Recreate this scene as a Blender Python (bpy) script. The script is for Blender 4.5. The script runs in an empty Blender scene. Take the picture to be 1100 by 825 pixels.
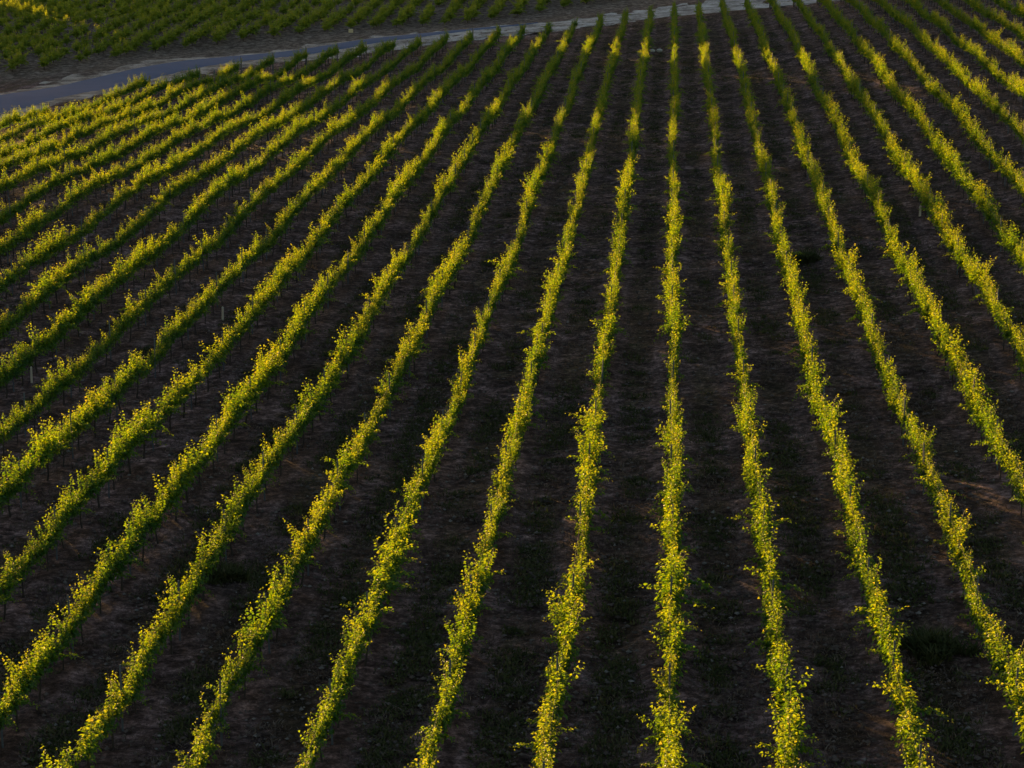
import bpy, math, random
import numpy as np
from mathutils import Matrix, Vector

S = bpy.context.scene
COL = S.collection
rng = np.random.default_rng(7)
random.seed(7)
R = math.radians

# ------------------------------------------------------------------ camera, sky, sun, exposure
CAM_Z = 25.0
PITCH = R(15.0)
YAW = math.atan((727 - 550) / 2400 * math.cos(PITCH))
cd = bpy.data.cameras.new('camera')
cam = bpy.data.objects.new('camera', cd)
COL.objects.link(cam)
cam.location = (0, 0, CAM_Z)
cam.rotation_euler = (math.pi / 2 - PITCH, 0, YAW)
cd.sensor_width = 36
cd.lens = 2400 / 1100 * 36
cd.clip_start = 0.5
cd.clip_end = 8000
S.camera = cam

SUN_AZ = R(-33.0)      # from +Y towards +X
SUN_EL = R(1.2)
w = bpy.data.worlds.new('World')
S.world = w
w.use_nodes = True
nt = w.node_tree
sky = nt.nodes.new('ShaderNodeTexSky')
sky.sky_type = 'NISHITA'
sky.sun_disc = False
sky.sun_elevation = SUN_EL
sky.sun_rotation = SUN_AZ
sky.altitude = 100
bg = nt.nodes['Background']
bg.inputs['Strength'].default_value = 0.15
sky.dust_density = 0.8
sky.ozone_density = 1.3
nt.links.new(sky.outputs[0], bg.inputs['Color'])

sl = bpy.data.lights.new('sun', 'SUN')
sl.energy = 5.0
sl.angle = R(0.5)
sl.color = (1.0, 0.58, 0.20)
sun = bpy.data.objects.new('sun', sl)
COL.objects.link(sun)
sd = Vector((math.sin(SUN_AZ) * math.cos(SUN_EL), math.cos(SUN_AZ) * math.cos(SUN_EL), math.sin(SUN_EL)))
sun.rotation_euler = (-sd).to_track_quat('-Z', 'Y').to_euler()
sun.location = (-40, 160, 60)

S.view_settings.view_transform = 'Standard'
S.view_settings.look = 'None'
S.view_settings.gamma = 1
S.view_settings.exposure = 2.05
S.view_settings.use_curve_mapping = False
S.cycles.max_bounces = 8
S.cycles.transmission_bounces = 6

# ------------------------------------------------------------------ terrain height
GX0, GY0, GS = -140.0, 10.0, 10.0
TAB = np.array([[int(v) for v in r.split()] for r in """
336 318 300 283 266 248 231 214 196 178 160 141 123 106 91 78 68 61 58 58 59 61 63 63 62 58 52 45 37 28 18 9 0 -9 -17 -26
349 331 313 296 279 261 244 226 208 190 171 151 131 112 95 80 68 60 57 56 59 62 65 66 64 61 55 48 39 30 21 12 3 -5 -14 -22
363 345 327 309 292 274 257 239 221 202 182 161 139 118 99 81 68 59 54 55 58 62 66 68 67 63 57 50 42 33 24 15 7 -2 -10 -18
377 358 340 322 305 288 270 253 235 215 194 172 149 125 102 82 66 55 50 51 56 62 68 71 70 66 59 52 44 35 27 18 10 2 -5 -13
391 372 354 336 318 301 284 267 249 229 208 185 159 133 107 83 63 50 44 45 52 62 70 73 72 68 61 54 46 38 30 22 14 7 0 -7
406 387 368 349 332 314 298 281 264 245 224 199 172 142 112 83 60 42 34 36 46 60 72 76 74 69 62 55 47 40 33 26 19 13 6 0
421 402 382 363 345 328 312 296 280 262 242 216 187 153 118 85 56 34 21 22 36 57 72 76 73 67 61 55 49 43 37 32 26 20 14 8
438 418 397 378 359 341 325 310 296 280 262 236 205 167 128 89 54 26 7 3 19 48 68 71 68 63 59 55 52 48 43 39 34 29 24 18
457 435 414 393 373 354 338 323 311 299 283 259 226 185 141 98 58 24 -3 -15 -4 25 49 56 57 57 57 57 56 54 52 49 45 41 36 31
477 455 432 410 388 367 349 334 323 315 304 284 249 204 158 113 71 33 1 -17 -17 -1 20 36 46 53 59 63 65 65 64 62 59 56 52 47
501 477 453 428 404 382 361 343 331 325 322 306 271 226 180 136 96 58 24 2 -4 2 15 32 47 59 68 75 79 81 81 80 78 75 71 66
528 503 477 451 424 398 374 352 335 326 326 313 285 249 208 170 135 101 70 48 38 37 43 54 67 79 89 96 101 103 104 103 101 98 94 89
558 533 506 478 448 419 392 366 344 331 327 318 302 278 250 220 191 164 139 118 105 98 96 99 106 114 121 127 130 132 132 131 129 125 121 116
593 567 540 510 477 447 421 396 376 363 357 351 342 327 308 287 266 244 224 205 189 175 166 161 160 162 165 167 168 168 167 165 162 157 153 148
631 606 580 551 519 492 470 450 432 419 412 407 402 393 381 367 352 335 318 301 281 262 246 234 225 221 218 216 213 211 208 204 199 194 189 183
675 651 626 600 573 549 532 517 501 488 481 478 474 469 461 452 441 429 415 398 376 352 330 311 297 286 277 271 265 259 254 248 242 235 229 222
722 700 677 654 631 612 597 584 572 562 557 554 551 547 542 535 528 517 505 490 467 439 413 390 371 355 341 330 321 312 304 296 288 281 273 265
774 753 732 712 693 677 663 652 643 636 631 629 627 624 620 615 608 599 587 572 549 522 494 468 445 425 408 393 380 368 358 348 338 329 320 311
829 809 791 773 756 742 731 721 714 708 705 703 702 700 697 692 685 676 664 648 625 599 572 544 519 496 476 458 442 427 414 402 391 381 370 360
886 868 851 835 821 808 798 790 785 781 778 777 776 774 772 767 761 751 738 721 699 674 646 619 592 567 544 523 505 488 473 459 446 435 423 412
946 929 914 899 886 875 866 860 855 852 851 850 849 848 846 841 834 825 811 794 772 747 719 691 663 637 612 589 569 550 533 517 503 490 478 466
1007 992 977 964 952 942 935 929 926 924 923 922 922 921 919 914 908 897 883 866 844 819 791 763 734 706 680 655 633 612 594 576 561 547 533 521
1069 1055 1041 1028 1018 1009 1003 998 996 995 994 995 995 994 992 987 980 970 956 937 916 890 863 834 804 775 748 721 697 675 655 636 619 604 590 576
""".strip().split('\n')], float) / 100.0
NX, NY = TAB.shape

def _cr(p0, p1, p2, p3, t):
    return p1 + 0.5 * t * (p2 - p0 + t * (2 * p0 - 5 * p1 + 4 * p2 - p3 + t * (3 * (p1 - p2) + p3 - p0)))

def vnoise(x, y, seed=0):
    """smooth value noise in numpy, -1..1"""
    x = np.asarray(x, float); y = np.asarray(y, float)
    xi = np.floor(x).astype(np.int64); yi = np.floor(y).astype(np.int64)
    fx = x - xi; fy = y - yi
    fx = fx * fx * (3 - 2 * fx); fy = fy * fy * (3 - 2 * fy)
    def h(a, b):
        n = (a * 374761393 + b * 668265263 + seed * 982451653) & 0x7fffffff
        n = ((n ^ (n >> 13)) * 1274126177) & 0x7fffffff
        n = (n ^ (n >> 16)) & 0xffff
        return n / 32767.5 - 1
    return ((h(xi, yi) * (1 - fx) + h(xi + 1, yi) * fx) * (1 - fy)
            + (h(xi, yi + 1) * (1 - fx) + h(xi + 1, yi + 1) * fx) * fy)

def gz(X, Y):
    X = np.asarray(X, float); Y = np.asarray(Y, float)
    a = np.clip((X - GX0) / GS, 0, NX - 1.001); b = np.clip((Y - GY0) / GS, 0, NY - 1.001)
    i = np.floor(a).astype(int); j = np.floor(b).astype(int)
    fa = a - i; fb = b - j
    c = []
    for di in (-1, 0, 1, 2):
        ii = np.clip(i + di, 0, NX - 1)
        c.append(_cr(*[TAB[ii, np.clip(j + dj, 0, NY - 1)] for dj in (-1, 0, 1, 2)], fb))
    z = _cr(*c, fa)
    # outside the surveyed block the land sinks gently away
    ox = np.maximum(np.maximum(GX0 - X, X - 80.0), 0); oy = np.maximum(np.maximum(GY0 - Y, Y - 360.0), 0)
    z = z - 0.02 * np.hypot(ox, oy) ** 0.9
    # an unseen ridge added towards the sun, notched to shade the rows in bands
    s = -0.545 * X + 0.839 * Y; q = 0.839 * X + 0.545 * Y
    e = np.exp(-((s - 335.0) / 17.0) ** 2) * (s > 275)
    top = np.interp(q, SHADE_RIDGE[0], SHADE_RIDGE[1]) + 0.5 * vnoise(q / 5.0, s * 0, 41)
    z = z + e * np.maximum(top + 25.0 - z, 0)
    # low swells that run across the rows
    z = z + UND * np.sin(2 * math.pi * (Y + 0.22 * X + 5 * vnoise(X / 23.0, Y / 31.0, 3)) / 27.0 + 0.6) * np.clip((Y - 30) / 40, 0, 1)
    return z
UND = 0.13
# crest of that added ridge: distance across the sun's direction, height
SHADE_RIDGE = ([-400, -60, 25, 34, 62, 65.5, 69.3, 70.3, 72.7, 73.7, 93, 95, 99.5, 101.5, 180, 260],
         [-24, -20.8, -20.5, -19.3, -19.3, -12.5, -12.5, -22.3, -22.3, -14.0, -14.0, -18.9, -18.9, -14.0, -12.5, -20])

def g1(x, y):
    return float(gz(x, y))

# ------------------------------------------------------------------ helpers
def mesh_np(name, verts, faces, mats=(), smooth=False, midx=None, attrs=None):
    """faces: (n,k) array or list of such arrays"""
    me = bpy.data.meshes.new(name)
    fl = faces if isinstance(faces, list) else [faces]
    fl = [np.asarray(f, np.int32) for f in fl if len(f)]
    verts = np.asarray(verts, np.float32)
    me.vertices.add(len(verts)); me.vertices.foreach_set('co', verts.ravel())
    nl = sum(f.size for f in fl); nf = sum(len(f) for f in fl)
    me.loops.add(nl); me.loops.foreach_set('vertex_index', np.concatenate([f.ravel() for f in fl]))
    starts = []; o = 0
    for f in fl:
        starts.append(o + np.arange(len(f)) * f.shape[1]); o += f.size
    me.polygons.add(nf); me.polygons.foreach_set('loop_start', np.concatenate(starts).astype(np.int32))
    if midx is not None:
        me.polygons.foreach_set('material_index', np.asarray(midx, np.int32))
    me.polygons.foreach_set('use_smooth', np.full(nf, smooth))
    for m in mats: me.materials.append(m)
    if attrs:
        for k, v in attrs.items():
            at = me.attributes.new(k, 'FLOAT', 'POINT'); at.data.foreach_set('value', np.asarray(v, np.float32))
    me.update(calc_edges=True)
    me.validate()
    return me

def link(name, data, parent=None, loc=(0, 0, 0)):
    o = bpy.data.objects.new(name, data)
    COL.objects.link(o)
    o.parent = parent
    o.location = loc
    return o

def tag(o, label=None, cat=None, group=None, kind=None):
    if label: o['label'] = label
    if cat: o['category'] = cat
    if group: o['group'] = group
    if kind: o['kind'] = kind
    return o

class MB:
    """collects tubes and boxes into one mesh"""
    def __init__(s): s.v = []; s.f = []; s.n = 0
    def tube(s, pts, rad, sides=6, cap=True):
        pts = np.asarray(pts, float)
        if np.isscalar(rad): rad = [rad] * len(pts)
        d = np.gradient(pts, axis=0); d /= np.linalg.norm(d, axis=1)[:, None] + 1e-9
        ref = np.array([0, 0, 1.0]) if abs(d[0][2]) < 0.8 else np.array([1.0, 0, 0])
        ang = np.arange(sides) / sides * 2 * math.pi
        for p, q, r in zip(pts, d, rad):
            u = np.cross(q, ref); u /= np.linalg.norm(u) + 1e-9; v = np.cross(q, u)
            s.v.append(p + r * (np.cos(ang)[:, None] * u + np.sin(ang)[:, None] * v))
        for i in range(len(pts) - 1):
            for k in range(sides):
                a = s.n + i * sides + k; b = s.n + i * sides + (k + 1) % sides
                s.f.append((a, b, b + sides, a + sides))
        if cap:
            m = len(pts) - 1
            c0 = s.n + len(pts) * sides
            s.v.append(pts[[0, m]])
            for k in range(sides):
                a = s.n + k; b = s.n + (k + 1) % sides
                s.f.append((b, a, c0, c0)); a += m * sides; b += m * sides
                s.f.append((a, b, c0 + 1, c0 + 1))
            s.n += 2
        s.n += len(pts) * sides
    def box(s, c, h, rz=0.0, taper=1.0):
        cx, cy, cz = c; hx, hy, hz = h
        v = np.array([(x * (taper if z > 0 else 1), y * (taper if z > 0 else 1), z) for z in (-1, 1) for x, y in ((-1, -1), (1, -1), (1, 1), (-1, 1))], float) * h
        ca, sa = math.cos(rz), math.sin(rz)
        v = np.stack([v[:, 0] * ca - v[:, 1] * sa, v[:, 0] * sa + v[:, 1] * ca, v[:, 2]], 1) + c
        s.v.append(v); n = s.n
        s.f += [(n, n + 3, n + 2, n + 1), (n + 4, n + 5, n + 6, n + 7)] + [(n + k, n + (k + 1) % 4, n + 4 + (k + 1) % 4, n + 4 + k) for k in range(4)]
        s.n += 8
    def mesh(s, name, mats, smooth=False):
        V = np.concatenate(s.v)
        F = np.array(s.f)
        tri = F[:, 2] == F[:, 3]
        return mesh_np(name, V, [F[~tri], F[tri][:, :3]], mats, smooth)

# ------------------------------------------------------------------ materials
def mat(name):
    m = bpy.data.materials.new(name); m.use_nodes = True
    n = m.node_tree; n.nodes.clear()
    out = n.nodes.new('ShaderNodeOutputMaterial')
    return m, n, out

def N(n, t, **kw):
    x = n.nodes.new(t)
    for k, v in kw.items(): setattr(x, k, v)
    return x

def ramp(n, stops, fac=None):
    r = N(n, 'ShaderNodeValToRGB')
    e = r.color_ramp.elements
    while len(e) < len(stops): e.new(0.5)
    for el, (p, c) in zip(e, stops): el.position = p; el.color = (*c, 1)
    if fac is not None: n.links.new(fac, r.inputs[0])
    return r

def math_(n, op, a, b=None, clamp=False):
    x = N(n, 'ShaderNodeMath', operation=op); x.use_clamp = clamp
    for i, v in enumerate((a, b)):
        if v is None: continue
        if isinstance(v, (int, float)): x.inputs[i].default_value = v
        else: n.links.new(v, x.inputs[i])
    return x.outputs[0]

def noise(n, vec, scale, detail=4, rough=0.6):
    x = N(n, 'ShaderNodeTexNoise'); x.inputs['Scale'].default_value = scale
    x.inputs['Detail'].default_value = detail; x.inputs['Roughness'].default_value = rough
    if vec is not None: n.links.new(vec, x.inputs['Vector'])
    return x.outputs[0]

def mixc(n, fac, a, b):
    x = N(n, 'ShaderNodeMix', data_type='RGBA')
    if isinstance(fac, (int, float)): x.inputs[0].default_value = fac
    else: n.links.new(fac, x.inputs[0])
    for i, v in ((6, a), (7, b)):
        if isinstance(v, tuple): x.inputs[i].default_value = (*v, 1)
        else: n.links.new(v, x.inputs[i])
    return x.outputs[2]

def leaf_mat(name, front, back, gloss=0.05, trans=0.5):
    m, n, out = mat(name)
    at = N(n, 'ShaderNodeAttribute', attribute_name='tint')
    oi = N(n, 'ShaderNodeObjectInfo')
    f = math_(n, 'ADD', at.outputs['Fac'], math_(n, 'MULTIPLY', math_(n, 'SUBTRACT', oi.outputs['Random'], 0.5), 0.25), True)
    c1 = ramp(n, front, f).outputs[0]
    c2 = ramp(n, back, f).outputs[0]
    df = N(n, 'ShaderNodeBsdfDiffuse'); n.links.new(c1, df.inputs[0])
    tr = N(n, 'ShaderNodeBsdfTranslucent'); n.links.new(c2, tr.inputs[0])
    mx = N(n, 'ShaderNodeMixShader'); mx.inputs[0].default_value = trans
    n.links.new(df.outputs[0], mx.inputs[1]); n.links.new(tr.outputs[0], mx.inputs[2])
    gl = N(n, 'ShaderNodeBsdfGlossy'); gl.inputs['Roughness'].default_value = 0.42
    gl.inputs['Color'].default_value = (1, 1, 1, 1)
    m2 = N(n, 'ShaderNodeMixShader'); m2.inputs[0].default_value = gloss
    n.links.new(mx.outputs[0], m2.inputs[1]); n.links.new(gl.outputs[0], m2.inputs[2])
    n.links.new(m2.outputs[0], out.inputs[0])
    return m

M_LEAF = leaf_mat('vine_leaf',
    [(0.0, (0.010, 0.058, 0.003)), (0.45, (0.019, 0.092, 0.004)), (0.8, (0.055, 0.12, 0.008)), (1.0, (0.14, 0.12, 0.03))],
    [(0.0, (0.10, 0.23, 0.002)), (0.3, (0.19, 0.34, 0.003)), (0.55, (0.36, 0.46, 0.004)), (0.8, (0.50, 0.53, 0.006)), (1.0, (0.58, 0.48, 0.03))], gloss=0.022, trans=0.43)
M_LEAF_PALE = leaf_mat('brightened_vine_leaf',  # leaf copy with brightness put into its colour, offsetting the ridge's shade
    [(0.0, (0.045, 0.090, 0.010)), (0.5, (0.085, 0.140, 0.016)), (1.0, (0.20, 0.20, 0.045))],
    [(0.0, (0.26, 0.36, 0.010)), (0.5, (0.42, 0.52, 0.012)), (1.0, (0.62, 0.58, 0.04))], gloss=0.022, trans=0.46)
M_WEED = leaf_mat('weed_leaf',
    [(0.0, (0.045, 0.056, 0.026)), (0.6, (0.085, 0.092, 0.042)), (1.0, (0.15, 0.125, 0.08))],
    [(0.0, (0.03, 0.05, 0.012)), (0.6, (0.05, 0.07, 0.015)), (1.0, (0.07, 0.06, 0.02))], gloss=0.0, trans=0.3)
M_STRAW = leaf_mat('straw',
    [(0.0, (0.07, 0.052, 0.045)), (0.6, (0.15, 0.115, 0.09)), (1.0, (0.26, 0.21, 0.18))],
    [(0.0, (0.05, 0.04, 0.03)), (1.0, (0.10, 0.08, 0.05))], gloss=0.0, trans=0.2)

def plain(name, c1, c2, scale=8.0, rough=0.8, metal=0.0, bump=0.3, stretch=(1, 1, 1)):
    m, n, out = mat(name)
    tc = N(n, 'ShaderNodeTexCoord'); mp = N(n, 'ShaderNodeMapping'); mp.inputs['Scale'].default_value = stretch
    n.links.new(tc.outputs['Object'], mp.inputs[0])
    nz = noise(n, mp.outputs[0], scale, 5, 0.65)
    c = ramp(n, [(0.3, c1), (0.7, c2)], nz).outputs[0]
    b = N(n, 'ShaderNodeBsdfPrincipled'); n.links.new(c, b.inputs['Base Color'])
    b.inputs['Roughness'].default_value = rough; b.inputs['Metallic'].default_value = metal
    bp = N(n, 'ShaderNodeBump'); bp.inputs['Strength'].default_value = bump; bp.inputs['Distance'].default_value = 0.02
    n.links.new(nz, bp.inputs['Height']); n.links.new(bp.outputs[0], b.inputs['Normal'])
    n.links.new(b.outputs[0], out.inputs[0])
    return m

M_BARK = plain('bark', (0.025, 0.018, 0.014), (0.06, 0.045, 0.035), 14, 0.95, 0, 0.8, (1, 1, 0.25))
M_CANE = plain('green_cane', (0.06, 0.07, 0.02), (0.12, 0.10, 0.03), 10, 0.7)
M_STEEL = plain('post_steel', (0.055, 0.075, 0.095), (0.10, 0.125, 0.15), 20, 0.6, 0.3, 0.1)
M_WIRE = plain('wire_steel', (0.05, 0.05, 0.055), (0.08, 0.08, 0.08), 20, 0.9, 0.0, 0.0)
M_WOOD = plain('weathered_wood', (0.16, 0.13, 0.10), (0.28, 0.23, 0.18), 12, 0.9, 0, 0.4, (1, 1, 0.15))
M_PALE = plain('pale_stake', (0.46, 0.38, 0.30), (0.60, 0.52, 0.42), 10, 0.85, 0, 0.2, (1, 1, 0.2))
M_STONE = plain('field_stone', (0.10, 0.09, 0.085), (0.22, 0.20, 0.19), 9, 0.9, 0, 0.5)
M_CLOD = plain('soil_clod', (0.020, 0.015, 0.013), (0.15, 0.118, 0.108), 1.6, 1.0, 0, 0.4)
M_PALESTONE = plain('pale_stone', (0.45, 0.42, 0.37), (0.62, 0.58, 0.5), 9, 0.9, 0, 0.5)
M_BUFF = plain('buff_block', (0.42, 0.34, 0.20), (0.55, 0.46, 0.28), 9, 0.85, 0, 0.3)

ROW_W, ROW_X0 = 2.4, 0.2

def ground_mat():
    m, n, out = mat('vineyard_soil')
    g = N(n, 'ShaderNodeNewGeometry'); pos = g.outputs['Position']
    sx = N(n, 'ShaderNodeSeparateXYZ'); n.links.new(pos, sx.inputs[0])
    big = noise(n, pos, 0.22, 4, 0.6)
    mid = noise(n, pos, 1.3, 6, 0.7)
    fine = noise(n, pos, 4.2, 9, 0.82)
    clod = noise(n, pos, 1.9, 7, 0.72)
    mp = N(n, 'ShaderNodeMapping'); mp.inputs['Scale'].default_value = (1.4, 0.12, 1); n.links.new(pos, mp.inputs[0])
    streak = noise(n, mp.outputs[0], 2.2, 4, 0.6)
    # distance from the middle of the alley, 0..0.5 of a row width
    u = math_(n, 'FRACT', math_(n, 'DIVIDE', math_(n, 'SUBTRACT', sx.outputs[0], ROW_X0), ROW_W))
    u = math_(n, 'ADD', u, math_(n, 'MULTIPLY', math_(n, 'SUBTRACT', mid, 0.5), 0.16))
    d = math_(n, 'ABSOLUTE', math_(n, 'SUBTRACT', u, 0.5))
    soil = ramp(n, [(0.40, (0.0183, 0.0122, 0.0119)), (0.49, (0.0548, 0.0364, 0.0355)), (0.57, (0.1631, 0.1148, 0.1119)), (0.64, (0.3002, 0.2208, 0.2153))],
                math_(n, 'ADD', math_(n, 'MULTIPLY', fine, 0.6), math_(n, 'MULTIPLY', clod, 0.4))).outputs[0]
    brown = ramp(n, [(0.38, (0.0183, 0.0110, 0.0086)), (0.52, (0.0718, 0.0430, 0.0345)), (0.64, (0.2088, 0.1270, 0.1023))], fine).outputs[0]
    green = ramp(n, [(0.38, (0.0169, 0.0154, 0.0086)), (0.52, (0.0470, 0.0409, 0.0237)), (0.64, (0.1305, 0.1104, 0.0700))], fine).outputs[0]
    c = mixc(n, ramp(n, [(0.42, (0, 0, 0)), (0.60, (1, 1, 1))], big).outputs[0], soil, brown)
    # wheel tracks are barer and paler
    tr = ramp(n, [(0.16, (0, 0, 0)), (0.24, (1, 1, 1)), (0.34, (1, 1, 1)), (0.42, (0, 0, 0))], d).outputs[0]
    pale = ramp(n, [(0.38, (0.0261, 0.0177, 0.0183)), (0.52, (0.1109, 0.0795, 0.0785)), (0.66, (0.3393, 0.2594, 0.2583))], fine).outputs[0]
    c = mixc(n, math_(n, 'MULTIPLY', tr, math_(n, 'MULTIPLY', streak, 0.9)), c, pale)
    # low weeds in the middle of the alleys
    gf = math_(n, 'MULTIPLY', ramp(n, [(0.10, (1, 1, 1)), (0.26, (0.15, 0.15, 0.15))], d).outputs[0],
               ramp(n, [(0.42, (0, 0, 0)), (0.58, (1, 1, 1))], math_(n, 'ADD', math_(n, 'MULTIPLY', mid, 0.5), math_(n, 'MULTIPLY', big, 0.5))).outputs[0])
    c = mixc(n, math_(n, 'MULTIPLY', gf, 0.8), c, green)
    pt = noise(n, pos, 0.55, 5, 0.62)
    pr = ramp(n, [(0.38, (0.40, 0.38, 0.38)), (0.5, (1.15, 1.10, 1.12)), (0.60, (2.2, 2.1, 2.15))], math_(n, 'ADD', math_(n, 'MULTIPLY', pt, 0.6), math_(n, 'MULTIPLY', clod, 0.4))).outputs[0]
    mul = N(n, 'ShaderNodeMix', data_type='RGBA', blend_type='MULTIPLY'); mul.inputs[0].default_value = 1.0
    n.links.new(c, mul.inputs[6]); n.links.new(pr, mul.inputs[7]); c = mul.outputs[2]
    # beyond the road the soil is painted paler, standing in for more sky light
    far = ramp(n, [(0.40, (0.045, 0.033, 0.026)), (0.49, (0.12, 0.088, 0.070)), (0.60, (0.28, 0.225, 0.19))], math_(n, 'ADD', math_(n, 'MULTIPLY', clod, 0.55), math_(n, 'MULTIPLY', mid, 0.45))).outputs[0]
    fy = math_(n, 'ADD', math_(n, 'MULTIPLY', math_(n, 'SUBTRACT', math_(n, 'SUBTRACT', sx.outputs[1], math_(n, 'MULTIPLY', sx.outputs[0], 0.85)), 238.0), 0.10), math_(n, 'MULTIPLY', math_(n, 'SUBTRACT', mid, 0.5), 0.8), True)
    c = mixc(n, fy, c, far)
    b = N(n, 'ShaderNodeBsdfPrincipled'); n.links.new(c, b.inputs['Base Color'])
    b.inputs['Roughness'].default_value = 1.0; b.inputs['Specular IOR Level'].default_value = 0.1
    bp = N(n, 'ShaderNodeBump'); bp.inputs['Strength'].default_value = 1.0; bp.inputs['Distance'].default_value = 0.22
    n.links.new(math_(n, 'ADD', math_(n, 'ADD', math_(n, 'MULTIPLY', fine, 0.6), clod), mid), bp.inputs['Height'])
    n.links.new(bp.outputs[0], b.inputs['Normal']); n.links.new(b.outputs[0], out.inputs[0])
    return m

def asphalt_mat():
    m, n, out = mat('asphalt')
    g = N(n, 'ShaderNodeNewGeometry'); pos = g.outputs['Position']
    f = noise(n, pos, 14, 6, 0.8); b_ = noise(n, pos, 0.5, 4, 0.6)
    c = ramp(n, [(0.3, (0.045, 0.070, 0.140)), (0.7, (0.080, 0.112, 0.200))], math_(n, 'ADD', math_(n, 'MULTIPLY', f, 0.5), math_(n, 'MULTIPLY', b_, 0.5))).outputs[0]
    b = N(n, 'ShaderNodeBsdfPrincipled'); n.links.new(c, b.inputs['Base Color']); b.inputs['Roughness'].default_value = 0.9; b.inputs['Specular IOR Level'].default_value = 0.15
    bp = N(n, 'ShaderNodeBump'); bp.inputs['Strength'].default_value = 0.4; bp.inputs['Distance'].default_value = 0.02
    n.links.new(f, bp.inputs['Height']); n.links.new(bp.outputs[0], b.inputs['Normal']); n.links.new(b.outputs[0], out.inputs[0])
    return m

def gravel_mat():
    m, n, out = mat('pale_gravel')
    g = N(n, 'ShaderNodeNewGeometry'); pos = g.outputs['Position']
    f = noise(n, pos, 3.2, 9, 0.85); b_ = noise(n, pos, 0.45, 5, 0.65)
    t = math_(n, 'ADD', math_(n, 'MULTIPLY', f, 0.55), math_(n, 'MULTIPLY', b_, 0.45))
    c = ramp(n, [(0.38, (0.06, 0.05, 0.042)), (0.46, (0.20, 0.18, 0.165)), (0.54, (0.40, 0.385, 0.375)), (0.64, (0.58, 0.57, 0.56))], t).outputs[0]
    sx = N(n, 'ShaderNodeSeparateXYZ'); n.links.new(pos, sx.inputs[0])
    tan = ramp(n, [(0.38, (0.050, 0.038, 0.031)), (0.46, (0.16, 0.125, 0.105)), (0.53, (0.36, 0.30, 0.26)), (0.62, (0.50, 0.44, 0.39))], t).outputs[0]
    lf = math_(n, 'ADD', math_(n, 'MULTIPLY', math_(n, 'SUBTRACT', -20.0, sx.outputs[0]), 0.06), math_(n, 'MULTIPLY', math_(n, 'SUBTRACT', b_, 0.5), 1.5), True)
    c = mixc(n, lf, c, tan)
    b = N(n, 'ShaderNodeBsdfPrincipled'); n.links.new(c, b.inputs['Base Color']); b.inputs['Roughness'].default_value = 1.0; b.inputs['Specular IOR Level'].default_value = 0.1
    bp = N(n, 'ShaderNodeBump'); bp.inputs['Strength'].default_value = 0.8; bp.inputs['Distance'].default_value = 0.08
    n.links.new(f, bp.inputs['Height']); n.links.new(bp.outputs[0], b.inputs['Normal']); n.links.new(b.outputs[0], out.inputs[0])
    return m

# ------------------------------------------------------------------ road curves (plan coordinates)
FAR = [(-66, 60), (-62, 110), (-59, 145), (-56.5, 170), (-55, 180), (-53.5, 187), (-51.8, 194.7), (-49, 202.2), (-46.1, 207.9), (-41.4, 213.4), (-36.2, 217.8), (-31.3, 222.3), (-25.4, 225.8), (-19.9, 229.2), (-12.1, 232), (-6.4, 236), (0, 240), (10, 245), (25, 251), (60, 259), (110, 270)]
NEAR = [(-61, 60), (-57, 110), (-53.5, 145), (-50.8, 166), (-49.6, 174), (-48.8, 181), (-47.4, 189), (-45, 197.5), (-42.3, 203.9), (-38.5, 209.2), (-33.9, 214.6), (-29.5, 218.8), (-24.5, 222.8), (-19, 227.2), (-13.5, 231.3)]
GRAV = [(-60, 60), (-56, 110), (-52.4, 145), (-49.6, 163), (-48.4, 174), (-47.2, 182), (-45.6, 190), (-42.8, 197), (-39.8, 202.5), (-36, 206.3), (-33, 208), (-29.6, 211.5), (-26, 213.6), (-21, 216), (-15.9, 217.6), (-11.5, 219.6), (-6.4, 221.6), (-0.7, 225), (5.8, 228.3), (15, 231), (30, 235), (60, 242), (110, 253)]

def resample(P, n):
    P = np.asarray(P, float)
    s = np.r_[0, np.cumsum(np.hypot(*np.diff(P, axis=0).T))]
    t = np.linspace(0, s[-1], n)
    for _ in range(1):
        x = np.interp(t, s, P[:, 0]); y = np.interp(t, s, P[:, 1])
    k = np.ones(5) / 5
    if n > 40:
        xp = np.convolve(np.pad(x, 2, 'edge'), k, 'valid'); yp = np.convolve(np.pad(y, 2, 'edge'), k, 'valid')
        x, y = xp, yp
    return np.stack([x, y], 1)

def strip(name, A, B, na, nc, zfun, m):
    """sheet between two curves; every cross section joins the nearest points"""
    A = resample(A, na)
    Bf = resample(B, na * 4)
    j = np.array([np.argmin(np.hypot(*(Bf - a).T)) for a in A]); j = np.maximum.accumulate(j)
    B = Bf[j]
    t = np.linspace(0, 1, nc)
    P = A[:, None] * (1 - t)[None, :, None] + B[:, None] * t[None, :, None]
    X, Y = P[..., 0], P[..., 1]
    Z = gz(X, Y) + zfun(X, Y, t[None, :] * np.ones_like(X))
    V = np.stack([X, Y, Z], -1).reshape(-1, 3)
    i, k = np.meshgrid(np.arange(na - 1), np.arange(nc - 1), indexing='ij')
    a = (i * nc + k).ravel()
    return mesh_np(name, V, np.stack([a, a + nc, a + nc + 1, a + 1], 1), [m], True)

def poly_dist(P, X, Y):
    P = np.asarray(P, float); d = np.full(np.shape(X), 1e9)
    for (x0, y0), (x1, y1) in zip(P[:-1], P[1:]):
        L2 = (x1 - x0) ** 2 + (y1 - y0) ** 2
        t = np.clip(((X - x0) * (x1 - x0) + (Y - y0) * (y1 - y0)) / L2, 0, 1)
        d = np.minimum(d, np.hypot(X - x0 - t * (x1 - x0), Y - y0 - t * (y1 - y0)))
    return d

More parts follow.
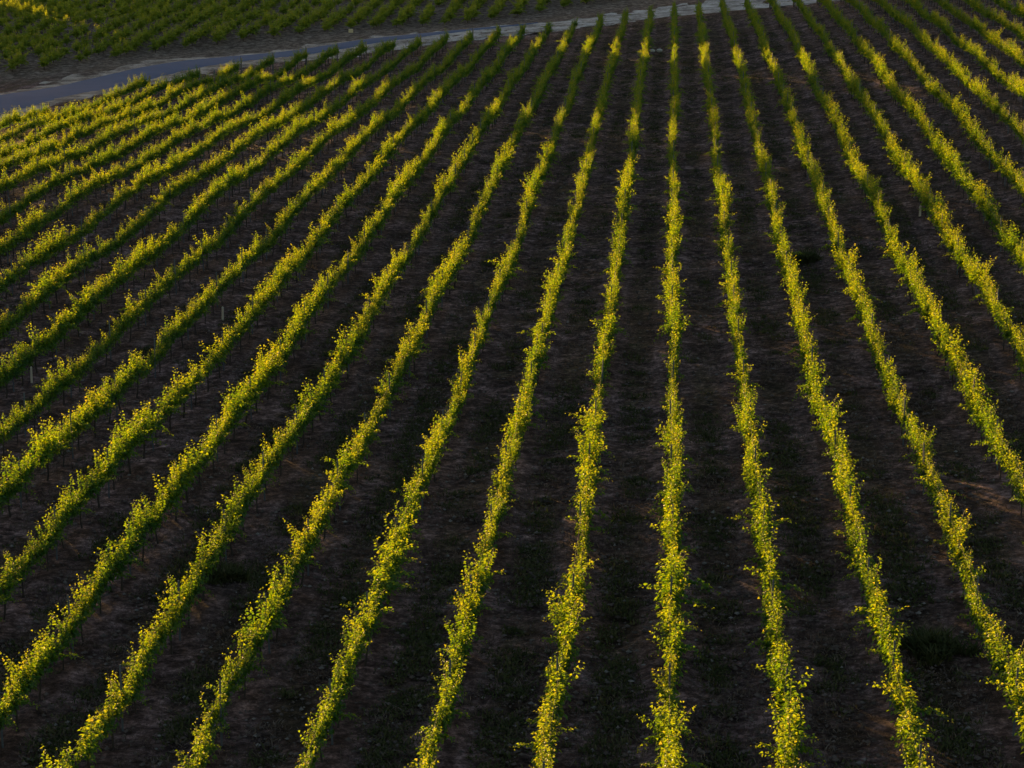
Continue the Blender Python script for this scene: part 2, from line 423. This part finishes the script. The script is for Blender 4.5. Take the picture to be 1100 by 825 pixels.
GRAV = [(x + 1.5, y - 0.8) if x < -28 else (x, y) for x, y in GRAV]
MIDROAD = [((a[0] + b[0]) / 2, (a[1] + b[1]) / 2) for a, b in zip(FAR[::2], resample(GRAV, len(FAR))[::2])]

# ------------------------------------------------------------------ ground sheet
def axis(lo, hi, step, far):
    a = list(np.arange(lo, hi + 1e-6, step))
    s = step; v = hi
    while v < far: s *= 1.35; v += s; a.append(v)
    s = step; v = lo
    while v > -far: s *= 1.35; v -= s; a.insert(0, v)
    return np.array(a)
ax = axis(-150, 45, 0.5, 4000); ay = axis(20, 390, 0.5, 4000)
GXX, GYY = np.meshgrid(ax, ay, indexing='ij')
GZZ = gz(GXX, GYY)
near_road = np.minimum(poly_dist(FAR, GXX, GYY), poly_dist(GRAV, GXX, GYY))
fade = np.clip((near_road - 3) / 3, 0, 1) * np.clip((ROW_W * 40 - np.abs(GXX)) / 20, 0, 1)
uu = ((GXX - ROW_X0) / ROW_W) % 1.0
prof = 0.05 * np.cos(2 * math.pi * uu) - 0.035 * np.exp(-((np.abs(uu - 0.5) - 0.28) / 0.07) ** 2)
GZZ = GZZ + fade * (prof + 0.05 * vnoise(GXX * 0.9, GYY * 0.9, 1) + 0.035 * vnoise(GXX * 2.1, GYY * 2.1, 2))
nxg, nyg = GXX.shape
ii, jj = np.meshgrid(np.arange(nxg - 1), np.arange(nyg - 1), indexing='ij')
a = (ii * nyg + jj).ravel()
gm = mesh_np('ground', np.stack([GXX, GYY, GZZ], -1).reshape(-1, 3), np.stack([a, a + nyg, a + nyg + 1, a + 1], 1), [ground_mat()], True)
tag(link('ground', gm), kind='structure')

def gravel_z(X, Y, t):
    edge = np.minimum(t, 1 - t)
    return 0.045 - 0.20 * np.clip(1 - edge / 0.16, 0, 1) * (0.55 + 1.1 * vnoise(X * 0.8, Y * 0.8, 11)) + 0.02 * vnoise(X * 1.7, Y * 1.7, 12)
FAR2 = [(x - 2.4, y + 1.6) if x < -30 else (x - 1.0, y + 1.2) for x, y in FAR]
tag(link('gravel_track', strip('gravel_track', GRAV, FAR2, 420, 40, gravel_z, gravel_mat())), kind='structure')
def road_z(X, Y, t):
    return 0.085 + 0.05 * np.sin(math.pi * t) - 0.05 * (np.minimum(t, 1 - t) < 0.02)
FARr = FAR[:15] + [(-11.5, 232.3)]
tag(link('road', strip('road', NEAR, FARr, 300, 12, road_z, asphalt_mat())), kind='structure')

# ------------------------------------------------------------------ grapevines
def leaves_to_mesh(name, P, A, Nn, size, tint, canes, matl, matc):
    """P base, A tip direction, Nn normal, size; a folded six-cornered blade each"""
    A = A / np.linalg.norm(A, axis=1)[:, None]
    B = np.cross(Nn, A); B /= np.linalg.norm(B, axis=1)[:, None] + 1e-9
    Nn = np.cross(A, B)
    sh = [(0, 0, 0), (0.52, 0.02, 0.08), (0.36, 0.60, 0.14), (0, 1.20, -0.12), (-0.36, 0.60, 0.14), (-0.52, 0.02, 0.08)]
    V = np.stack([P + size[:, None] * (x * B + y * A + z * Nn) for x, y, z in sh], 1)
    n = len(P)
    base = np.arange(n)[:, None] * 6
    F = np.concatenate([base + np.array([[0, 1, 2, 3]]), base + np.array([[0, 3, 4, 5]])])
    V = V.reshape(-1, 3); T = np.repeat(tint, 6)
    mi = np.zeros(len(F), int); fl = [F]
    if canes.n:
        cv = np.concatenate(canes.v); cf = np.array(canes.f); tri = cf[:, 2] == cf[:, 3]
        off = len(V)
        V = np.concatenate([V, cv]); T = np.r_[T, np.full(len(cv), 0.3)]
        fl += [cf[~tri] + off, cf[tri][:, :3] + off]
        mi = np.r_[mi, np.ones(len(cf), int)]
    return mesh_np(name, V, fl, [matl, matc], False, mi, {'tint': T})

def make_vine(name, seed, n_shoots, hgt, spread, length=2.0, base_z=0.77, leaf=0.080, wild=0.12, hang=190, leafmat=None):
    r = np.random.default_rng(seed)
    P = []; A = []; Nn = []; Sz = []; Ti = []; canes = MB()
    for s in range(n_shoots):
        y0 = (s + r.uniform(-0.4, 1.4)) / n_shoots * length - length / 2
        p = np.array([r.normal(0, 0.05), y0, base_z + r.normal(0, 0.05)])
        kind = r.random()
        if kind < wild:          # a long shoot that escapes the wires
            side = 1 if r.random() < 0.5 else -1
            d = np.array([side * r.uniform(0.5, 1.1), r.normal(0, 0.5), r.uniform(0.35, 1.0)]); L = r.uniform(0.6, 0.95); droop = r.uniform(0.02, 0.08)
        elif kind < wild + 0.2:   # an upright shoot standing above the hedge
            d = np.array([r.normal(0, 0.12), r.normal(0, 0.2), 1.0]); L = hgt * r.uniform(1.2, 1.9); droop = 0.0
        else:
            d = np.array([r.normal(0, spread), r.normal(0, 0.35), 1.0]); L = hgt * r.uniform(0.6, 1.05); droop = r.uniform(0.0, 0.05)
        d /= np.linalg.norm(d)
        step = 0.034; k = max(int(L / step), 4); pts = [p.copy()]
        for i in range(k):
            d = d + np.array([r.normal(0, 0.07), r.normal(0, 0.07), -droop]); d /= np.linalg.norm(d)
            p = p + d * step; pts.append(p.copy())
            t = i / k
            phi = r.uniform(0, 2 * math.pi)
            for q in range(2 if t < 0.8 else 1):
                out = np.array([math.cos(phi + q * 2.7), 0.8 * math.sin(phi + q * 2.7), r.uniform(-0.5, 0.5)])
                tip = out + np.array([0, 0, -0.45 + 0.8 * t * r.random()])
                nn = out * r.uniform(0.1, 0.9) + np.array([r.normal(0, 0.45), r.normal(0, 0.45), r.uniform(0.2, 1.0)])
                P.append(p + out * r.uniform(0.02, 0.08)); A.append(tip); Nn.append(nn)
                Sz.append(leaf * r.uniform(0.75, 1.2) * (1.0 - 0.55 * t * t))
                Ti.append(np.clip(0.08 + 0.40 * r.random() + 0.48 * t ** 2 + (0.3 if r.random() < 0.03 else 0), 0, 1))
        if len(pts) > 2:
            pts.insert(0, np.array([0.0, y0, base_z + 0.03]))
            canes.tube(np.array(pts)[::3], np.linspace(0.006, 0.0025, len(pts[::3])), 3, False)
    canes.tube(np.stack([np.zeros(7), np.linspace(-length / 2, length / 2, 7), np.full(7, base_z + 0.03)], 1), 0.006, 4, False)
    for i in range(hang):
        y = r.uniform(-length / 2, length / 2); th = r.uniform(0, 2 * math.pi)
        rad = abs(r.normal(0.10, 0.07))
        p = np.array([rad * math.cos(th) * 1.2, y, base_z + rad * math.sin(th) * 0.9 + 0.02])
        out = np.array([math.cos(th), r.normal(0, 0.5), math.sin(th) * 0.6])
        P.append(p); A.append(out + np.array([0, 0, -0.7])); Nn.append(out + np.array([r.normal(0, 0.4), r.normal(0, 0.4), 0.5]))
        Sz.append(leaf * r.uniform(0.8, 1.25)); Ti.append(0.08 + 0.4 * r.random())
    return leaves_to_mesh(name, np.array(P), np.array(A), np.array(Nn), np.array(Sz), np.array(Ti), canes, leafmat or M_LEAF, M_CANE)

def make_trunk(name, seed, h=0.77, arm=0.95):
    r = np.random.default_rng(seed); m = MB()
    zs = np.linspace(-0.08, h, 6)
    pts = np.stack([np.cumsum(r.normal(0, 0.018, 6)), np.cumsum(r.normal(0, 0.025, 6)), zs], 1)
    pts[:, :2] -= pts[0, :2]
    m.tube(pts, [0.042, 0.034, 0.030, 0.030, 0.030, 0.034], 7)
    for s in (-1, 1):
        q = np.stack([pts[-1, 0] + r.normal(0, 0.012, 5), pts[-1, 1] + s * np.linspace(0, arm, 5), h + np.array([-0.03, 0.02, 0.0, 0.01, 0.0]) + r.normal(0, 0.01, 5)], 1)
        m.tube(q, [0.027, 0.022, 0.018, 0.015, 0.010], 6)
    return m.mesh(name, [M_BARK], True)

VINES = []
for i in range(18):
    VINES.append(make_vine('grapevine', 100 + i, n_shoots=[28, 34, 24, 31, 36, 27][i % 6], hgt=[0.54, 0.62, 0.52, 0.63, 0.57, 0.66][i % 6],
                           spread=[0.20, 0.16, 0.25, 0.18, 0.21, 0.15][i % 6], wild=[0.08, 0.13, 0.06, 0.17, 0.10, 0.08][i % 6]))
THIN = [make_vine('grapevine', 200 + i, n_shoots=18, hgt=0.40, spread=0.2, wild=0.1, hang=70, length=1.5) for i in range(3)]
TRUNKS = [make_trunk('trunk', 300 + i) for i in range(6)]
def make_bush(seed):
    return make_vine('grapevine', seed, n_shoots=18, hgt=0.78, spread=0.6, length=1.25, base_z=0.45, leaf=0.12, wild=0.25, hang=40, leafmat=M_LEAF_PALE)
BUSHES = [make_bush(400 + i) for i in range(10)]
BTRUNK = [make_trunk('trunk', 450 + i, 0.45, 0.4) for i in range(3)]

def t_post():
    m = MB()
    m.box((0, 0, 0.80), (0.022, 0.005, 0.80)); m.box((0, 0.018, 0.80), (0.005, 0.016, 0.797))
    return m.mesh('post', [M_STEEL])
def wood_post():
    m = MB()
    m.tube([(0, 0, -0.1), (0, 0, 0.6), (0, 0, 1.42), (0, 0, 1.45)], [0.062, 0.060, 0.055, 0.045], 10)
    return m.mesh('end_post', [M_WOOD], True)
POST = t_post(); EPOST = wood_post()

# far end of each row in the near block, in metres along the rows
ENDS = {-19: 160.2, -18: 182.0, -17: 190.5, -16: 197, -15: 199.5, -14: 203.5, -13: 206.5, -12: 208.8, -11: 210, -10: 212, -9: 213, -8: 214, -7: 215, -6: 215.5, -5: 216.5, -4: 217.5, -3: 219.5, -2: 222.5, -1: 224.5, 0: 226, 1: 227.5, 2: 229}
NUM = ['first', 'second', 'third', 'fourth', 'fifth', 'sixth', 'seventh', 'eighth', 'ninth', 'tenth', 'eleventh', 'twelfth', 'thirteenth', 'fourteenth', 'fifteenth',
       'sixteenth', 'seventeenth', 'eighteenth', 'nineteenth', 'twentieth', 'twenty-first', 'twenty-second', 'twenty-third', 'twenty-fourth', 'twenty-fifth',
       'twenty-sixth', 'twenty-seventh', 'twenty-eighth', 'twenty-ninth', 'thirtieth', 'thirty-first', 'thirty-second', 'thirty-third', 'thirty-fourth']
ROW_LABEL = {
    0: 'long leafy vine row running straight up the photo, the only nearly vertical one',
    -1: 'vine row just left of the vertical one, bare steel post showing in a low gap',
    -2: 'vine row leaning right, second one left of the nearly vertical row',
    -3: 'vine row leaning right, third one left of the nearly vertical row',
    -4: 'vine row leaning right, fourth one left of the nearly vertical row',
    -5: 'vine row meeting the bottom edge closest to the bottom left corner',
    -6: 'vine row running into the left edge just above the bottom left corner',
    1: 'vine row just right of the nearly vertical one, leaning slightly left at the top',
    2: 'second vine row right of the vertical one, last to meet the bottom edge',
    3: 'bright vine row running into the right edge just above the bottom right corner',
    4: 'vine row that runs into the right edge about two thirds of the way down',
    5: 'vine row with a short pale stake at its foot, leaving at the right edge',
    12: 'green vine row cutting across the very top right corner of the photo',
    -19: 'short sunlit vine row directly beside the blue road, the nearest to it',
    -8: 'vine row with a short pale stake below it, running off the left edge',
    -10: 'vine row with a short pale stake near the left edge of the photo',
}
for k in range(-18, -6):
    ROW_LABEL.setdefault(k, '%s vine row down from the blue road along the left edge%s' % (NUM[k + 19], ', tips glowing yellow' if k < -12 else ''))
for k in range(6, 12):
    ROW_LABEL.setdefault(k, '%s vine row down from the top right corner along the right edge' % NUM[12 - k])

def y_start(k):
    x = k * ROW_W + ROW_X0
    if x < -10: return max(36.0, 42.8 + (-x - 13.9) / 24.1 * 80.4 - 30.0)
    if x > 7: return max(36.0, 42.0 + (x - 7.4) / 25.4 * 171.0 - 8.0)
    return 36.0

SP = 1.95
def wire_mesh(x, ys, zs, h, root_loc):
    m = MB()
    for hh, rad in ((h, 0.004), (h + 0.38, 0.003)):
        p = np.stack([np.full(len(ys), x), ys, zs + hh], 1) - np.array(root_loc)
        m.tube(p, rad, 4, False)
    return m.mesh('wire', [M_WIRE], True)

GAPS = {(-1, 0): 54.0, (7, 0): 181.0}
def vine_row(k):
    r = random.Random(1000 + k)
    x = k * ROW_W + ROW_X0
    y0, y1 = y_start(k), ENDS.get(k, 228.0 + 0.4 * k)
    n = max(int((y1 - y0) / SP), 2)
    ys = y1 - 1.0 - np.arange(n) * SP            # counted from the far end
    ys = ys[::-1]
    base = (x, float(ys[0]) - 1.0, g1(x, ys[0] - 1.0))
    root = link('vine_row', None, None, base)
    root.empty_display_size = 0.5
    tag(root, ROW_LABEL[k], 'vine row', 'rows of grapevines in the near block')
    zs = gz(np.full(n, x), ys)
    for i, y in enumerate(ys):
        y = float(y)
        xo = x + r.gauss(0, 0.04) + 0.10 * float(vnoise(y / 9.0, k * 3.7, 21))
        z = g1(xo, y)
        slope = (g1(xo, y + 0.9) - g1(xo, y - 0.9)) / 1.8
        gap = any(kk == k and abs(y - gy) < 0.9 for (kk, _), gy in GAPS.items())
        thin = gap or r.random() < 0.035
        me = r.choice(THIN) if thin else r.choice(VINES)
        v = link('grapevine', me, root, (xo - base[0], y - base[1], z - base[2]))
        flip = math.pi if r.random() < 0.5 else 0.0
        vig = 1 + 0.22 * float(vnoise(y / 5.0, k * 2.3, 5)) + r.gauss(0, 0.10)
        sx = 0.82 * vig * r.uniform(0.85, 1.15)
        sz = min(0.99 + 0.6 * (vig - 1), 1.16)
        v.rotation_euler = (math.atan(slope) if flip == 0 else -math.atan(slope), 0, flip + r.gauss(0, 0.05))
        v.scale = (sx, 1.03, sz)
        link('trunk', r.choice(TRUNKS), v)
        if i % 3 == 0:
            yp = y + SP / 2
            p = link('post', POST, root, (x - base[0], yp - base[1], g1(x, yp) - base[2]))
            p.rotation_euler = (r.gauss(0, 0.02), r.gauss(0, 0.02), r.gauss(0, 0.1))
    e = link('end_post', EPOST, root, (x - base[0], float(ys[-1]) + 1.15 - base[1], g1(x, ys[-1] + 1.15) - base[2]))
    e.rotation_euler = (-0.10, 0, 0)
    yw = np.r_[ys[0] - 1.0, ys, ys[-1] + 1.1]
    link('wire', wire_mesh(x, yw, gz(np.full(len(yw), x), yw), 0.8, base), root)

for k in range(-19, 13):
    vine_row(k)

# the block beyond the road: lower, looser vines, same alignment
USTART = {-28: 211, -27: 206, -26: 203, -25: 202, -24: 204, -23: 209, -22: 212.5, -21: 218.5, -20: 221.7, -19: 224.8, -18: 227.3, -17: 229, -16: 231.5, -15: 233, -14: 235, -13: 236, -12: 236.5, -11: 237.5, -10: 238.5, -9: 239.5, -8: 241, -7: 243, -6: 245, -5: 247.5, -4: 250, -3: 252.5}
def upper_row(k):
    r = random.Random(5000 + k)
    x = k * ROW_W + ROW_X0
    ya = USTART.get(k, 206.0 + (-28 - k) * 1.5)
    yb = 268.0 + 0.12 * (-k)
    n = int((yb - ya) / 1.9)
    base = (x, ya, g1(x, ya))
    root = link('vine_row', None, None, base)
    tag(root, '%s row of bushy vines beyond the road, counting from the right' % NUM[-3 - k] if k < -3 else
        'rightmost row of loose bushy vines beyond the road, above the pale track', 'vine row', 'rows of bushy vines beyond the road')
    for i in range(n):
        if r.random() < 0.05: continue
        y = ya - 2.6 + i * 1.9 + r.gauss(0, 0.15)
        xo = x + r.gauss(0, 0.12)
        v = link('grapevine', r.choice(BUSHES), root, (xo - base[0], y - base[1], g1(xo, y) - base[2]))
        s = r.uniform(0.85, 1.22)
        v.rotation_euler = (0, 0, r.choice((0, math.pi)) + r.gauss(0, 0.2)); v.scale = (s, s * r.uniform(0.95, 1.2), s * r.uniform(0.85, 1.05))
        link('trunk', r.choice(BTRUNK), v)
for k in range(-33, -2):
    upper_row(k)

# ------------------------------------------------------------------ small things
def stake(x, y, h, label):
    m = MB(); m.box((0, 0, h / 2 - 0.05), (0.042, 0.042, h / 2 + 0.05), 0.3, 0.92); m.box((0, 0, h + 0.012), (0.036, 0.036, 0.012), 0.3, 0.5)
    o = link('stake', m.mesh('stake', [M_PALE]), None, (x, y, g1(x, y)))
    o.rotation_euler = (0.02, 0.02, 0)
    tag(o, label, 'stake', 'pale stakes among the vine rows')
stake(-23.55, 78.9, 0.62, 'short pale stake under the vines near the left edge, leftmost of the three')
stake(-18.35, 89.0, 0.56, 'short pale stake under a vine row left of centre, middle one of the three')
stake(11.95, 106.2, 0.55, 'short pale stake at the foot of a right-hand vine row, rightmost of three')

def pebble(name, x, y, s, m, label, cat, group=None, seed=0):
    import bmesh
    bm = bmesh.new(); bmesh.ops.create_icosphere(bm, subdivisions=2, radius=1.0)
    rr = np.random.default_rng(seed)
    for v in bm.verts:
        v.co *= 1 + rr.normal(0, 0.07); v.co.x *= s[0]; v.co.y *= s[1]; v.co.z *= s[2]
    me = bpy.data.meshes.new(name); bm.to_mesh(me); bm.free(); me.materials.append(m)
    o = link(name, me, None, (x, y, g1(x, y) + s[2] * 0.45)); tag(o, label, cat, group)
pebble('stone', -1.65, 191.2, (0.24, 0.2, 0.15), M_PALESTONE, 'small pale stone on the dark soil near the track, left one of a pair', 'stone', 'pale stones near the track', 1)
pebble('stone', -1.05, 190.8, (0.26, 0.22, 0.16), M_PALESTONE, 'small pale stone on the dark soil near the track, right one of a pair', 'stone', 'pale stones near the track', 2)
mb = MB(); mb.box((0, 0, 0.16), (0.24, 0.17, 0.16), 0.2, 0.93); mb.box((0, 0, 0.335), (0.235, 0.165, 0.018), 0.2, 0.8)
tag(link('marker_block', mb.mesh('marker_block', [M_BUFF]), None, (-33.0, 229.8, g1(-33.0, 229.8))), 'small buff block lying on the verge where the far vines begin', 'block')

def tufts(name, pos, hgt, rad, blades, m, seed, label, cat, kind='stuff', lean=0.7, width=0.014):
    """many narrow blades rising from each point"""
    r = np.random.default_rng(seed)
    n = len(pos) * blades
    b = np.repeat(pos, blades, 0) + np.c_[r.normal(0, 1, (n, 2)) * np.repeat(rad, blades)[:, None] * 0.5, np.zeros(n)]
    th = r.uniform(0, 2 * math.pi, n); L = np.repeat(hgt, blades) * r.uniform(0.5, 1.2, n); ln = r.uniform(0.1, lean, n)
    d = np.stack([np.cos(th) * ln, np.sin(th) * ln, np.ones(n)], 1); d /= np.linalg.norm(d, axis=1)[:, None]
    sdv = np.stack([-np.sin(th), np.cos(th), np.zeros(n)], 1) * (width * r.uniform(0.7, 1.5, n))[:, None]
    mid = b + d * L[:, None] * 0.55; tip = b + d * L[:, None] + np.stack([np.cos(th), np.sin(th), -0.4 * np.ones(n)], 1) * (L * 0.22)[:, None]
    V = np.stack([b - sdv * 0.6, b + sdv * 0.6, mid + sdv, mid - sdv, tip], 1).reshape(-1, 3)
    q = np.arange(n)[:, None] * 5
    tint = np.repeat(np.clip(np.repeat(r.uniform(0, 0.8, len(pos)), blades) + r.normal(0, 0.12, n), 0, 1), 5)
    return mesh_np(name, V, [q + np.array([[0, 1, 2, 3]]), q + np.array([[3, 2, 4]])], [m], False, None, {'tint': tint})

def scatter(n, seed, centre=False):
    """points on the alleys inside the view, denser near the camera"""
    r = np.random.default_rng(seed)
    Y = 38 * (205 / 38) ** (r.random(n) ** 0.9)
    half = 0.235 * Y + 3
    X = (r.random(n) * 2 - 1) * half - 0.074 * Y
    if centre:
        k = np.round((X - ROW_X0 - ROW_W / 2) / ROW_W)
        X = k * ROW_W + ROW_X0 + ROW_W / 2 + r.normal(0, 0.34, n)
    ok = poly_dist(FAR, X, Y) > 6
    ok &= poly_dist(GRAV, X, Y) > 1.0
    ok &= (X > -47 + np.maximum(0, Y - 160) * 0.30)
    return X[ok], Y[ok]

X, Y = scatter(34000, 51, True)
keep = (vnoise(X / 2.6, Y / 3.2, 31) + 0.9 * vnoise(X / 0.7, Y / 0.8, 32)) > 0.05
X, Y = X[keep], Y[keep]; r_ = np.random.default_rng(5)
tag(link('weeds', tufts('weeds', np.stack([X, Y, gz(X, Y) - 0.02], 1), r_.uniform(0.05, 0.17, len(X)), r_.uniform(0.12, 0.40, len(X)), 14, M_WEED, 61, '', '', lean=1.6, width=0.016)),
    'low dark green weeds growing in the alleys between vine rows', 'weeds', kind='stuff')
X, Y = scatter(36000, 52)
keep = vnoise(X / 3.1, Y / 3.1, 33) > -0.35
X, Y = X[keep], Y[keep]
tag(link('dry_grass', tufts('dry_grass', np.stack([X, Y, gz(X, Y) - 0.02], 1), r_.uniform(0.05, 0.20, len(X)), r_.uniform(0.12, 0.36, len(X)), 9, M_STRAW, 62, '', '', lean=2.2, width=0.009)),
    'dry flattened grass and prunings littering the dark soil', 'dry grass', kind='stuff')
# little stones and lumps of soil
def lumps(name, cnt, seed, lo, hi, m, label, cat):
    X, Y = scatter(cnt, seed)
    n = len(X); rr = np.random.default_rng(seed); s = lo + (hi - lo) * rr.random(n) ** 3
    oc = np.array([(1, 0, 0), (-1, 0, 0), (0, 1, 0), (0, -1, 0), (0, 0, 0.7), (0, 0, -0.7)], float)
    V = np.stack([X, Y, gz(X, Y) + 0.25 * s], 1)[:, None] + oc[None] * s[:, None, None] * rr.uniform(0.6, 1.3, (n, 6, 1))
    F = np.array([(0, 2, 4), (2, 1, 4), (1, 3, 4), (3, 0, 4), (2, 0, 5), (1, 2, 5), (3, 1, 5), (0, 3, 5)])
    tag(link(name, mesh_np(name, V.reshape(-1, 3), (np.arange(n)[:, None, None] * 6 + F[None]).reshape(-1, 3), [m])), label, cat, kind='stuff')
lumps('stones', 8000, 53, 0.015, 0.08, M_STONE, 'small grey stones strewn over the soil', 'stones')
lumps('soil_clods', 60000, 54, 0.02, 0.085, M_CLOD, 'lumps of broken brown soil between the rows', 'soil clods')

for i, (x, y, s, lab) in enumerate([(6.3, 49.2, 0.62, 'dark round weed bush between the two rows near the bottom right corner'),
                                    (6.15, 98.4, 0.55, 'olive green weed bush in an alley, upper right of centre'),
                                    (-11.7, 55.6, 0.5, 'dark weed clump in an alley in the lower left of the photo')]):
    q = np.random.default_rng(80 + i)
    nb = 60
    pts = np.stack([q.normal(0, s * 0.5, nb), q.normal(0, s * 0.5, nb), np.zeros(nb)], 1)
    me = tufts('weed_bush', pts, q.uniform(0.25, 0.5, nb) * s / 0.55, np.full(nb, 0.16), 26, M_WEED, 90 + i, '', '', lean=1.1, width=0.022)
    tag(link('weed_bush', me, None, (x, y, g1(x, y) - 0.02)), lab, 'weed bush', 'weed bushes in the alleys')
